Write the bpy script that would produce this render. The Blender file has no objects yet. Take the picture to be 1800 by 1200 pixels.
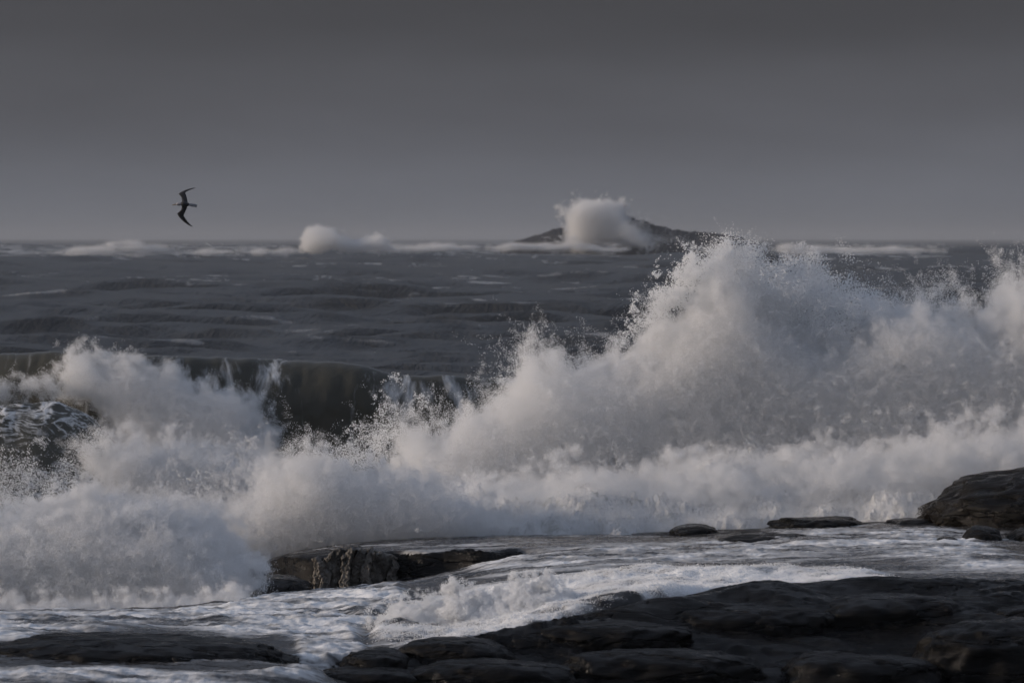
import bpy, math
import numpy as np

# ------------------------------------------------------------------ camera, sky, sun, exposure
S = bpy.context.scene
H = 9.0                     # camera height above still water (m)
F = 6000.0                  # focal length in photograph pixels (1800 wide)
PITCH = math.atan(182.0 / F)
cam_d = bpy.data.cameras.new('camera')
cam = bpy.data.objects.new('camera', cam_d)
S.collection.objects.link(cam)
cam.location = (0, 0, H)
cam.rotation_euler = (math.pi / 2 - PITCH, 0, 0)
cam_d.sensor_width = 36.0
cam_d.lens = F / 1800.0 * 36.0
cam_d.clip_start = 1.0
cam_d.clip_end = 120000.0
cam_d.dof.use_dof = True
cam_d.dof.focus_distance = 86.0
cam_d.dof.aperture_fstop = 2.0
S.camera = cam

SUN_AZ = math.radians(-93)      # direction to the sun, clockwise from +Y (left, a little beyond)
SUN_EL = math.radians(15)
world = bpy.data.worlds.new('World')
S.world = world
world.use_nodes = True
wn, wl = world.node_tree.nodes, world.node_tree.links
wn.clear()
w_out = wn.new('ShaderNodeOutputWorld')
w_bg = wn.new('ShaderNodeBackground')
w_bg.inputs['Strength'].default_value = 0.1
sky = wn.new('ShaderNodeTexSky')
sky.sky_type = 'NISHITA'
sky.sun_disc = False
sky.sun_elevation = SUN_EL
sky.sun_rotation = SUN_AZ
sky.air_density = 1.5
sky.dust_density = 3.0
tc = wn.new('ShaderNodeTexCoord')
sep = wn.new('ShaderNodeSeparateXYZ')
wl.new(tc.outputs['Generated'], sep.inputs[0])
# soft uneven cloud deck
wmap = wn.new('ShaderNodeMapping')
wmap.inputs['Scale'].default_value = (3.0, 3.0, 22.0)
wl.new(tc.outputs['Generated'], wmap.inputs[0])
wno = wn.new('ShaderNodeTexNoise')
wno.inputs['Scale'].default_value = 1.6
wno.inputs['Detail'].default_value = 3.0
wl.new(wmap.outputs[0], wno.inputs['Vector'])
wadd = wn.new('ShaderNodeMath'); wadd.operation = 'MULTIPLY_ADD'
wadd.inputs[1].default_value = 0.02
wl.new(wno.outputs['Fac'], wadd.inputs[0])
wsub = wn.new('ShaderNodeMath'); wsub.operation = 'SUBTRACT'
wsub.inputs[1].default_value = 0.010
wl.new(sep.outputs['Z'], wadd.inputs[2])
wl.new(wadd.outputs[0], wsub.inputs[0])
wr = wn.new('ShaderNodeValToRGB')
wl.new(wsub.outputs[0], wr.inputs[0])
cr = wr.color_ramp
cr.interpolation = 'EASE'
SKY = [(0.0, (1.27, 1.34, 1.57)), (0.010, (1.27, 1.34, 1.57)), (0.042, (0.84, 0.87, 1.01)),
       (0.070, (0.55, 0.56, 0.66)), (0.11, (0.58, 0.60, 0.69)), (0.45, (2.2, 2.5, 3.2)), (1.0, (2.6, 3.05, 4.1))]
cr.elements[0].position, cr.elements[0].color = SKY[0][0], (*SKY[0][1], 1)
cr.elements[1].position, cr.elements[1].color = SKY[-1][0], (*SKY[-1][1], 1)
for p, c in SKY[1:-1]:
    e = cr.elements.new(p); e.color = (*c, 1)
wmix = wn.new('ShaderNodeMix'); wmix.data_type = 'RGBA'
wmix.inputs['Factor'].default_value = 0.03
wc = wn.new('ShaderNodeTexNoise'); wc.inputs['Scale'].default_value = 2.4; wc.inputs['Detail'].default_value = 5.0; wc.inputs['Roughness'].default_value = 0.55
wm2 = wn.new('ShaderNodeMapping'); wm2.inputs['Scale'].default_value = (2.2, 2.2, 9.0)
wl.new(tc.outputs['Generated'], wm2.inputs[0]); wl.new(wm2.outputs[0], wc.inputs['Vector'])
wmr = wn.new('ShaderNodeMapRange'); wmr.inputs[1].default_value = 0.3; wmr.inputs[2].default_value = 0.7; wmr.inputs[3].default_value = 0.88; wmr.inputs[4].default_value = 1.12
wl.new(wc.outputs['Fac'], wmr.inputs[0])
wsc = wn.new('ShaderNodeVectorMath'); wsc.operation = 'SCALE'
wl.new(wr.outputs[0], wsc.inputs[0]); wl.new(wmr.outputs[0], wsc.inputs['Scale'])
wl.new(wsc.outputs[0], wmix.inputs['A'])
wl.new(sky.outputs[0], wmix.inputs['B'])
wl.new(wmix.outputs['Result'], w_bg.inputs['Color'])
wl.new(w_bg.outputs[0], w_out.inputs['Surface'])

sun_d = bpy.data.lights.new('sun', 'SUN')
sun_d.energy = 2.8
sun_d.angle = math.radians(8)
sun_d.color = (1.0, 0.83, 0.68)
sun = bpy.data.objects.new('sun', sun_d)
S.collection.objects.link(sun)
# a sun lamp shines along its local -Z
from mathutils import Vector
to_sun = Vector((math.sin(SUN_AZ) * math.cos(SUN_EL), math.cos(SUN_AZ) * math.cos(SUN_EL), math.sin(SUN_EL)))
sun.rotation_euler = to_sun.to_track_quat('Z', 'Y').to_euler()

S.view_settings.view_transform = 'Standard'
S.view_settings.look = 'None'
S.view_settings.exposure = 0.0
S.view_settings.gamma = 1.0
S.view_settings.use_curve_mapping = False
S.render.engine = 'CYCLES'
S.cycles.max_bounces = 10
S.cycles.diffuse_bounces = 6
S.cycles.glossy_bounces = 3
S.cycles.volume_bounces = 4
S.cycles.volume_step_rate = 3.0
S.cycles.use_adaptive_sampling = True
S.cycles.adaptive_threshold = 0.05
S.cycles.use_denoising = True
S.render.film_transparent = False

# ------------------------------------------------------------------ helpers
RNG = np.random.default_rng(7)
SP, CP = math.sin(PITCH), math.cos(PITCH)

def U(px, py, d):
    """photograph pixel at distance d (m along +Y) -> world point"""
    px, py, d = (np.asarray(a, float) for a in (px, py, d))
    dy = (600 - py) * SP + F * CP
    dz = (600 - py) * CP - F * SP
    t = d / dy
    return (px - 900) * t, d + 0 * px, H + dz * t

def P(x, y, z):
    """world point -> photograph pixel"""
    fw = y * CP - (z - H) * SP
    up = y * SP + (z - H) * CP
    return 900 + F * x / fw, 600 - F * up / fw

def sstep(a, b, x):
    t = np.clip((x - a) / (b - a), 0, 1)
    return t * t * (3 - 2 * t)

def fft_noise(shape, beta, seed, kmin=1.0):
    r = np.random.default_rng(seed)
    w = np.fft.rfftn(r.standard_normal(shape).astype(np.float32))
    ks = [np.fft.fftfreq(n) * n for n in shape[:-1]] + [np.fft.rfftfreq(shape[-1]) * shape[-1]]
    g = np.meshgrid(*ks, indexing='ij', sparse=True)
    k = np.sqrt(sum(a * a for a in g))
    k[(0,) * len(shape)] = 1e9
    a = k ** (-beta / 2)
    a[k < kmin] *= 0.3
    n = np.fft.irfftn(w * a, s=shape, axes=tuple(range(len(shape))))
    n -= n.mean(); n /= n.std()
    return n.astype(np.float32)

N3 = fft_noise((128, 128, 128), 3.7, 11, 3)     # fractal
N3B = fft_noise((128, 128, 128), 3.2, 12, 3)
N2 = fft_noise((1024, 1024), 2.9, 13, 4)
N2B = fft_noise((1024, 1024), 2.4, 14, 6)
N2S = fft_noise((1024, 1024), 4.4, 15, 5)       # smooth

def s3(vol, x, y, z):
    """periodic trilinear lookup, one period per unit"""
    n = vol.shape[0]
    x, y, z = (np.asarray(a, np.float32) * n for a in (x, y, z))
    i, j, k = np.floor(x), np.floor(y), np.floor(z)
    fx, fy, fz = x - i, y - j, z - k
    i, j, k = (a.astype(np.int32) % n for a in (i, j, k))
    i1, j1, k1 = (i + 1) % n, (j + 1) % n, (k + 1) % n
    a = vol[i, j, k] * (1 - fz) + vol[i, j, k1] * fz
    b = vol[i, j1, k] * (1 - fz) + vol[i, j1, k1] * fz
    c = vol[i1, j, k] * (1 - fz) + vol[i1, j, k1] * fz
    e = vol[i1, j1, k] * (1 - fz) + vol[i1, j1, k1] * fz
    return (a * (1 - fy) + b * fy) * (1 - fx) + (c * (1 - fy) + e * fy) * fx

def s2(img, x, y):
    n = img.shape[0]
    x, y = (np.asarray(a, np.float32) * n for a in (x, y))
    i, j = np.floor(x), np.floor(y)
    fx, fy = x - i, y - j
    i, j = (a.astype(np.int32) % n for a in (i, j))
    i1, j1 = (i + 1) % n, (j + 1) % n
    return (img[i, j] * (1 - fy) + img[i, j1] * fy) * (1 - fx) + (img[i1, j] * (1 - fy) + img[i1, j1] * fy) * fx

def tps(xy, v, lam=0.02):
    """thin plate spline through scattered points -> function(x, y)"""
    xy = np.asarray(xy, float); v = np.asarray(v, float); n = len(v)
    def phi(r2):
        return 0.5 * r2 * np.log(r2 + 1e-12)
    K = phi(((xy[:, None] - xy[None]) ** 2).sum(-1)) + lam * np.eye(n)
    Pm = np.c_[np.ones(n), xy]
    A = np.block([[K, Pm], [Pm.T, np.zeros((3, 3))]])
    c = np.linalg.solve(A, np.r_[v, 0, 0, 0])
    def f(x, y):
        sh = np.shape(x); x = np.ravel(x); y = np.ravel(y)
        out = c[n] + c[n + 1] * x + c[n + 2] * y
        for (a, b), w in zip(xy, c[:n]):
            out = out + w * phi((x - a) ** 2 + (y - b) ** 2)
        return out.reshape(sh)
    return f

class SDF:
    """signed distance (positive inside, in photograph pixels) to an outline, on a raster"""
    def __init__(self, poly, pad=60, step=4):
        p = np.asarray(poly, float)
        self.x0, self.y0 = p.min(0) - pad
        self.x1, self.y1 = p.max(0) + pad
        self.st = step
        gx = np.arange(self.x0, self.x1 + step, step); gy = np.arange(self.y0, self.y1 + step, step)
        X, Y = np.meshgrid(gx, gy, indexing='ij')
        d2 = np.full(X.shape, 1e18); ins = np.zeros(X.shape, bool)
        for a, b in zip(p, np.roll(p, -1, 0)):
            e = b - a
            t = np.clip(((X - a[0]) * e[0] + (Y - a[1]) * e[1]) / (e @ e + 1e-9), 0, 1)
            d2 = np.minimum(d2, (X - a[0] - t * e[0]) ** 2 + (Y - a[1] - t * e[1]) ** 2)
            c = (a[1] > Y) != (b[1] > Y)
            with np.errstate(divide='ignore', invalid='ignore'):
                xi = a[0] + (Y - a[1]) / (e[1] if e[1] else 1e-9) * e[0]
            ins ^= c & (X < xi)
        self.g = np.where(ins, 1, -1) * np.sqrt(d2)
    def __call__(self, px, py):
        u = np.clip((px - self.x0) / self.st, 0, self.g.shape[0] - 1.001)
        v = np.clip((py - self.y0) / self.st, 0, self.g.shape[1] - 1.001)
        i, j = u.astype(int), v.astype(int); fx, fy = u - i, v - j
        g = self.g
        r = (g[i, j] * (1 - fy) + g[i, j + 1] * fy) * (1 - fx) + (g[i + 1, j] * (1 - fy) + g[i + 1, j + 1] * fy) * fx
        out = (px < self.x0) | (px > self.x1) | (py < self.y0) | (py > self.y1)
        return np.where(out, -200.0, r)

def grid_mesh(name, X, Y, Z, mat, attrs=None, keep=None, smooth=True):
    """a sheet of quads from three 2-D arrays"""
    nu, nv = X.shape
    idx = np.arange(nu * nv).reshape(nu, nv)
    q = np.stack([idx[:-1, :-1], idx[1:, :-1], idx[1:, 1:], idx[:-1, 1:]], -1).reshape(-1, 4)
    if keep is not None:
        k = keep[:-1, :-1] | keep[1:, :-1] | keep[1:, 1:] | keep[:-1, 1:]
        q = q[k.ravel()]
    return quads_obj(name, np.stack([X, Y, Z], -1).reshape(-1, 3), q, mat, attrs, smooth)

def quads_obj(name, co, q, mat, attrs=None, smooth=True):
    me = bpy.data.meshes.new(name)
    me.vertices.add(len(co)); me.vertices.foreach_set('co', np.ascontiguousarray(co, np.float32).ravel())
    me.loops.add(q.size); me.loops.foreach_set('vertex_index', np.ascontiguousarray(q, np.int32).ravel())
    me.polygons.add(len(q))
    me.polygons.foreach_set('loop_start', np.arange(0, q.size, q.shape[1], dtype=np.int32))
    me.polygons.foreach_set('loop_total', np.full(len(q), q.shape[1], np.int32))
    me.update(calc_edges=True)
    me.polygons.foreach_set('use_smooth', np.full(len(q), smooth))
    for k, v in (attrs or {}).items():
        a = me.attributes.new(k, 'FLOAT', 'POINT')
        a.data.foreach_set('value', np.ascontiguousarray(v, np.float32).ravel())
    me.materials.append(mat)
    o = bpy.data.objects.new(name, me)
    S.collection.objects.link(o)
    return o

def tag(o, label=None, cat=None, kind=None, group=None):
    if label: o['label'] = label
    if cat: o['category'] = cat
    if kind: o['kind'] = kind
    if group: o['group'] = group
    return o

# ------------------------------------------------------------------ materials
def new_mat(name):
    m = bpy.data.materials.new(name); m.use_nodes = True
    nt = m.node_tree
    return m, nt.nodes, nt.links, nt.nodes['Principled BSDF']

def noise_node(n, l, vec, scale, detail=5.0, rough=0.55, dist=0.0):
    t = n.new('ShaderNodeTexNoise')
    t.inputs['Scale'].default_value = scale; t.inputs['Detail'].default_value = detail
    t.inputs['Roughness'].default_value = rough; t.inputs['Distortion'].default_value = dist
    l.new(vec, t.inputs['Vector'])
    return t.outputs['Fac']

def mapping(n, l, scale, rot=(0, 0, 0)):
    c = n.new('ShaderNodeTexCoord'); m = n.new('ShaderNodeMapping')
    m.inputs['Scale'].default_value = scale; m.inputs['Rotation'].default_value = rot
    l.new(c.outputs['Object'], m.inputs[0])
    return m.outputs[0]

def math_node(n, l, op, a, b=None, c=None):
    t = n.new('ShaderNodeMath'); t.operation = op
    for k, v in enumerate((a, b, c)):
        if v is None: continue
        if hasattr(v, 'links'): l.new(v, t.inputs[k])
        else: t.inputs[k].default_value = v
    return t.outputs[0]

def mix_col(n, l, fac, a, b):
    t = n.new('ShaderNodeMix'); t.data_type = 'RGBA'
    for v, s in ((fac, t.inputs['Factor']), (a, t.inputs['A']), (b, t.inputs['B'])):
        if hasattr(v, 'links'): l.new(v, s)
        elif isinstance(v, tuple): s.default_value = (*v, 1)
        else: s.default_value = v
    return t.outputs['Result']

def map_range(n, l, v, a, b, c=0.0, d=1.0, smooth=True):
    t = n.new('ShaderNodeMapRange')
    t.interpolation_type = 'SMOOTHSTEP' if smooth else 'LINEAR'
    l.new(v, t.inputs[0])
    for k, x in zip((1, 2, 3, 4), (a, b, c, d)): t.inputs[k].default_value = x
    return t.outputs[0]

def bump(n, l, h, strength, dist, normal=None):
    b = n.new('ShaderNodeBump')
    b.inputs['Strength'].default_value = strength; b.inputs['Distance'].default_value = dist
    l.new(h, b.inputs['Height'])
    if normal is not None: l.new(normal, b.inputs['Normal'])
    return b.outputs[0]

def attr(n, name):
    a = n.new('ShaderNodeAttribute'); a.attribute_name = name
    return a.outputs['Fac']

FOAM = (0.80, 0.82, 0.84)

def water_mat(name, base, deep, ripple, ripple_h, foam_sc, foam_aniso, rough=0.16, swell=None, edge=(0.34, 0.66), lace=False):
    """dark sea water; the foam attribute lays broken foam over it"""
    m, n, l, p = new_mat(name)
    v = mapping(n, l, foam_aniso)
    a = attr(n, 'foam')
    f1 = noise_node(n, l, v, foam_sc, 5, 0.56, 0.8)
    f2 = noise_node(n, l, v, foam_sc * 4.3, 4, 0.6, 0.3)
    f = math_node(n, l, 'ADD', math_node(n, l, 'MULTIPLY', f1, 0.84), math_node(n, l, 'MULTIPLY', f2, 0.16))
    if lace:        # where the lace attribute is set, foam is drawn out into a net of thin lines
        la = attr(n, 'lace')
        vl = mapping(n, l, (0.7, 0.9, 1.5), (0, 0.5, 0))
        fv = noise_node(n, l, vl, 1.4, 6, 0.62, 0.8)
        fv = math_node(n, l, 'SUBTRACT', 0.74, math_node(n, l, 'MULTIPLY', math_node(n, l, 'ABSOLUTE', math_node(n, l, 'SUBTRACT', fv, 0.5)), 3.4))
        fx = n.new('ShaderNodeMix'); l.new(la, fx.inputs['Factor']); l.new(f, fx.inputs['A']); l.new(fv, fx.inputs['B'])
        f = fx.outputs['Result']
    t = math_node(n, l, 'ADD', a, math_node(n, l, 'MULTIPLY_ADD', f, 2.4, -1.2))
    mask = map_range(n, l, t, edge[0], edge[1])
    mask = math_node(n, l, 'MULTIPLY', mask, map_range(n, l, a, 0.02, 0.12))
    tint = noise_node(n, l, mapping(n, l, (1, 1, 1)), ripple * 0.08, 3)
    wcol = mix_col(n, l, tint, base, deep)
    l.new(mix_col(n, l, mask, wcol, FOAM), p.inputs['Base Color'])
    r = math_node(n, l, 'MULTIPLY_ADD', mask, 0.6, rough)
    l.new(r, p.inputs['Roughness'])
    p.inputs['IOR'].default_value = 1.33
    vr = mapping(n, l, (1.0, 0.55, 1.0), (0, 0, 0.25))
    h1 = noise_node(n, l, vr, ripple, 6, 0.6, 0.4)
    nb = bump(n, l, h1, 0.9, ripple_h)
    if swell:
        nb = bump(n, l, noise_node(n, l, mapping(n, l, (1.0, 0.4, 1.0), (0, 0, 0.35)), swell[0], 6, 0.62, 0.5), 1.0, swell[1], nb)
    nb = bump(n, l, math_node(n, l, 'MULTIPLY', f2, mask), 0.6, ripple_h * 0.6, nb)
    l.new(nb, p.inputs['Normal'])
    return m

M_sea = water_mat('sea_water', (0.026, 0.027, 0.028), (0.042, 0.042, 0.040), 0.8, 0.35, 0.30, (0.3, 0.8, 1.0), 0.22, (0.16, 1.6), (0.15, 1.2))
M_wave = water_mat('wave_water', (0.046, 0.046, 0.038), (0.070, 0.067, 0.052), 1.2, 0.05, 0.9, (1.4, 0.7, 0.35), 0.18, None, (0.3, 0.95), True)
M_wash = water_mat('wash_water', (0.020, 0.019, 0.020), (0.034, 0.032, 0.032), 2.2, 0.04, 0.9, (0.34, 1.0, 1.0), 0.14, (0.8, 0.05), (0.05, 1.1))

def rock_mat(name, c1, c2, c3, rough, spec=0.3):
    m, n, l, p = new_mat(name)
    v = mapping(n, l, (1, 1, 1)); vs = mapping(n, l, (0.35, 1.0, 2.2), (0, 0.05, 0.12))
    a = noise_node(n, l, v, 0.9, 6, 0.6); b = noise_node(n, l, vs, 2.2, 4, 0.55, 0.5)
    c = noise_node(n, l, v, 2.3, 5, 0.65)
    col = mix_col(n, l, map_range(n, l, a, 0.3, 0.7), c1, c2)
    col = mix_col(n, l, map_range(n, l, c, 0.62, 0.78), col, c3)
    l.new(col, p.inputs['Base Color'])
    p.inputs['Specular IOR Level'].default_value = spec
    l.new(map_range(n, l, b, 0.38, 0.62, rough - 0.17, rough + 0.25), p.inputs['Roughness'])
    nb = bump(n, l, b, 0.8, 0.06)
    vo = n.new('ShaderNodeTexVoronoi'); vo.feature = 'DISTANCE_TO_EDGE'; vo.inputs['Scale'].default_value = 0.75
    wv = n.new('ShaderNodeVectorMath'); wv.operation = 'ADD'
    wd = n.new('ShaderNodeTexNoise'); wd.inputs['Scale'].default_value = 1.6; wd.inputs['Detail'].default_value = 4
    l.new(vs, wd.inputs['Vector']); l.new(vs, wv.inputs[0]); l.new(wd.outputs['Color'], wv.inputs[1]); l.new(wv.outputs[0], vo.inputs['Vector'])
    nb = bump(n, l, map_range(n, l, vo.outputs['Distance'], 0.0, 0.05), 1.0, 0.05, nb)
    nb = bump(n, l, noise_node(n, l, vs, 11.0, 9, 0.72), 0.9, 0.028, nb)
    l.new(nb, p.inputs['Normal'])
    return m

M_rock = rock_mat('wet_rock', (0.003, 0.003, 0.003), (0.007, 0.0065, 0.0065), (0.016, 0.010, 0.006), 0.27, 0.12)
M_rock_brown = rock_mat('brown_wet_rock', (0.004, 0.0035, 0.003), (0.009, 0.0075, 0.006), (0.024, 0.014, 0.008), 0.36, 0.14)
M_rock_dry = rock_mat('grey_rock', (0.07, 0.066, 0.06), (0.19, 0.175, 0.155), (0.18, 0.12, 0.06), 0.55)
M_islet = rock_mat('islet_rock', (0.03, 0.03, 0.033), (0.045, 0.044, 0.046), (0.05, 0.045, 0.04), 0.7)

M_drop, n, l, p = new_mat('spray_water')
n.remove(p)
dif = n.new('ShaderNodeBsdfDiffuse'); dif.inputs['Color'].default_value = (0.92, 0.93, 0.94, 1)
trl = n.new('ShaderNodeBsdfTranslucent'); trl.inputs['Color'].default_value = (0.92, 0.93, 0.94, 1)
mxs = n.new('ShaderNodeMixShader'); mxs.inputs[0].default_value = 0.5
l.new(dif.outputs[0], mxs.inputs[1]); l.new(trl.outputs[0], mxs.inputs[2])
l.new(mxs.outputs[0], n['Material Output'].inputs['Surface'])

M_foam, n, l, p = new_mat('foam')
v = mapping(n, l, (1, 1, 1))
fa = noise_node(n, l, v, 2.2, 8, 0.65, 0.5)
l.new(mix_col(n, l, map_range(n, l, fa, 0.28, 0.5), (0.55, 0.56, 0.53), (0.84, 0.85, 0.86)), p.inputs['Base Color'])
p.inputs['Roughness'].default_value = 0.7
l.new(bump(n, l, noise_node(n, l, v, 7.0, 7, 0.7, 0.4), 1.0, 0.12), p.inputs['Normal'])

def plain(name, col, rough=0.6):
    m, n, l, p = new_mat(name)
    v = mapping(n, l, (1, 1, 1))
    a = noise_node(n, l, v, 9.0, 4)
    l.new(mix_col(n, l, a, tuple(x * 0.8 for x in col), tuple(x * 1.2 for x in col)), p.inputs['Base Color'])
    p.inputs['Roughness'].default_value = rough
    return m

# ------------------------------------------------------------------ spray: clouds of round droplets
gn = bpy.data.node_groups.new('droplets', 'GeometryNodeTree')
gn.interface.new_socket('Geometry', in_out='INPUT', socket_type='NodeSocketGeometry')
gn.interface.new_socket('Geometry', in_out='OUTPUT', socket_type='NodeSocketGeometry')
gi, go = gn.nodes.new('NodeGroupInput'), gn.nodes.new('NodeGroupOutput')
mp = gn.nodes.new('GeometryNodeMeshToPoints')
na = gn.nodes.new('GeometryNodeInputNamedAttribute'); na.data_type = 'FLOAT'; na.inputs['Name'].default_value = 'rad'
smn = gn.nodes.new('GeometryNodeSetMaterial'); smn.inputs['Material'].default_value = M_drop
gn.links.new(gi.outputs[0], mp.inputs['Mesh'])
gn.links.new(na.outputs[0], mp.inputs['Radius'])
gn.links.new(mp.outputs[0], smn.inputs['Geometry'])
gn.links.new(smn.outputs[0], go.inputs[0])

def drops(name, co, rad, label, cat='spray'):
    me = bpy.data.meshes.new(name)
    me.vertices.add(len(co)); me.vertices.foreach_set('co', np.ascontiguousarray(co, np.float32).ravel())
    a = me.attributes.new('rad', 'FLOAT', 'POINT'); a.data.foreach_set('value', np.ascontiguousarray(rad, np.float32))
    me.materials.append(M_drop)
    o = bpy.data.objects.new(name, me); S.collection.objects.link(o)
    md = o.modifiers.new('droplets', 'NODES'); md.node_group = gn
    return tag(o, label, cat, 'stuff')

def cloud(poly, d0, thick, n, soft=30, amp=1.0, scale=6.0, bias=0.0, hole=0.0, r=(0.010, 0.022), lean=0.0,
          shape=60.0, stretch=(1, 1, 1), seed=1, kids=0, jit=0.045, fine=0.65):
    """points in a body of spray whose outline (photo pixels) stands at distance d0, real thickness in metres"""
    rg = np.random.default_rng(seed)
    sd = SDF(poly, pad=int(soft * 2.5 + 20))
    out = []; got = 0
    for it in range(40):
        m = int(max(n, 60000))
        px = rg.uniform(sd.x0, sd.x1, m); py = rg.uniform(sd.y0, sd.y1, m)
        s = sd(px, py)
        k = s > -soft * 2.2
        px, py, s = px[k], py[k], s[k]
        x, _, z = U(px, py, d0)
        t = rg.uniform(-1, 1, len(x))
        ht = thick * np.sqrt(np.clip((s + soft) / shape, 0.06, 1))
        y = d0 + t * ht + lean * (z - 2.0)
        q = (x / (scale * stretch[0]) + seed * .37, y / (scale * stretch[1]), z / (scale * stretch[2]) + seed * .61)
        f = s3(N3, *q)
        g = s3(N3B, q[0] * 2.7 + .3, q[1] * 2.7, q[2] * 2.7)
        rho = s / soft + amp * (f + fine * g) + bias - 0.9 * t * t
        if hole:
            rho = rho - hole * np.clip(s3(N3, q[0] * 0.8 + .5, q[1] * 0.8 + .2, q[2] * 0.8 + .7), 0, 3) * 1.0
        rho = np.clip(rho, 0, 1) ** 1.6
        k = rg.random(len(x)) < rho
        out.append(np.stack([x[k], y[k], z[k]], -1)); got += k.sum()
        if got >= n: break
    co = np.concatenate(out)[:n]
    if kids:          # every blob breaks up into a few finer drops
        co = np.repeat(co, kids, 0) + rg.normal(0, jit, (n * kids if len(co) == n else len(co) * kids, 3))
    rad = r[0] + (r[1] - r[0]) * rg.random(len(co)) ** 3
    return co, rad

Q = 1.0      # droplet count multiplier

M_mist = bpy.data.materials.new('mist'); M_mist.use_nodes = True
n, l = M_mist.node_tree.nodes, M_mist.node_tree.links
n.clear()
mo = n.new('ShaderNodeOutputMaterial'); pv = n.new('ShaderNodeVolumePrincipled')
pv.inputs['Color'].default_value = (0.985, 0.985, 0.985, 1)
pv.inputs['Density'].default_value = 1.0
pv.inputs['Anisotropy'].default_value = 0.0
l.new(pv.outputs[0], mo.inputs['Volume'])

def density(co, vox):
    lo = co.min(0) - 2.5 * vox; res = np.ceil((co.max(0) + 2.5 * vox - lo) / vox).astype(int) + 1
    ii = np.rint((co - lo) / vox).astype(int)
    flat = (ii[:, 0] * res[1] + ii[:, 1]) * res[2] + ii[:, 2]
    g = np.bincount(flat, minlength=res.prod()).reshape(res).astype(np.float32)
    for ax in range(3):
        g = 0.5 * g + 0.25 * np.roll(g, 1, ax) + 0.25 * np.roll(g, -1, ax)
    g = np.clip(g / np.percentile(g[g > 0.5], 85), 0, 1)
    return g, lo, res, flat

def mist(parent, co, vox, dens, power=1.3):
    """the finest part of the spray as a cloud of varying density; returns the density at each point"""
    g, lo, res, flat = density(co, vox)
    at = g.ravel()[flat]
    hi = lo + (res - 1) * vox
    me = bpy.data.meshes.new('mist')
    me.vertices.add(g.size)
    X, Y, Z = np.meshgrid(*[lo[k] + vox * np.arange(res[k]) for k in range(3)], indexing='ij')
    me.vertices.foreach_set('co', np.stack([X, Y, Z], -1).astype(np.float32).ravel())
    a = me.attributes.new('rho', 'FLOAT', 'POINT'); a.data.foreach_set('value', (g ** power * dens).ravel())
    o = bpy.data.objects.new('mist', me); S.collection.objects.link(o); o.parent = parent
    o['kind'] = 'stuff'
    t = bpy.data.node_groups.new('mist', 'GeometryNodeTree')
    t.interface.new_socket('Geometry', in_out='INPUT', socket_type='NodeSocketGeometry')
    t.interface.new_socket('Geometry', in_out='OUTPUT', socket_type='NodeSocketGeometry')
    N, L = t.nodes, t.links
    i, out = N.new('NodeGroupInput'), N.new('NodeGroupOutput')
    pos = N.new('GeometryNodeInputPosition')
    sb = N.new('ShaderNodeVectorMath'); sb.operation = 'SUBTRACT'; sb.inputs[1].default_value = tuple(lo - vox * 0.5)
    L.new(pos.outputs[0], sb.inputs[0])
    sc = N.new('ShaderNodeVectorMath'); sc.operation = 'SCALE'; sc.inputs['Scale'].default_value = 1.0 / vox
    L.new(sb.outputs[0], sc.inputs[0])
    fl = N.new('ShaderNodeVectorMath'); fl.operation = 'FLOOR'
    L.new(sc.outputs[0], fl.inputs[0])
    dt = N.new('ShaderNodeVectorMath'); dt.operation = 'DOT_PRODUCT'
    dt.inputs[1].default_value = (float(res[1] * res[2]), float(res[2]), 1.0)
    L.new(fl.outputs[0], dt.inputs[0])
    na_ = N.new('GeometryNodeInputNamedAttribute'); na_.data_type = 'FLOAT'; na_.inputs['Name'].default_value = 'rho'
    si = N.new('GeometryNodeSampleIndex'); si.data_type = 'FLOAT'; si.domain = 'POINT'; si.clamp = True
    L.new(i.outputs[0], si.inputs['Geometry']); L.new(na_.outputs[0], si.inputs['Value']); L.new(dt.outputs['Value'], si.inputs['Index'])
    vc = N.new('GeometryNodeVolumeCube')
    L.new(si.outputs[0], vc.inputs['Density'])
    vc.inputs['Min'].default_value = tuple(lo); vc.inputs['Max'].default_value = tuple(hi)
    for k, nm in enumerate('XYZ'): vc.inputs['Resolution ' + nm].default_value = int(res[k])
    sm_ = N.new('GeometryNodeSetMaterial'); sm_.inputs['Material'].default_value = M_mist
    L.new(vc.outputs[0], sm_.inputs['Geometry']); L.new(sm_.outputs[0], out.inputs[0])
    md = o.modifiers.new('mist', 'NODES'); md.node_group = t
    me.materials.append(M_mist)
    return at

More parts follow.
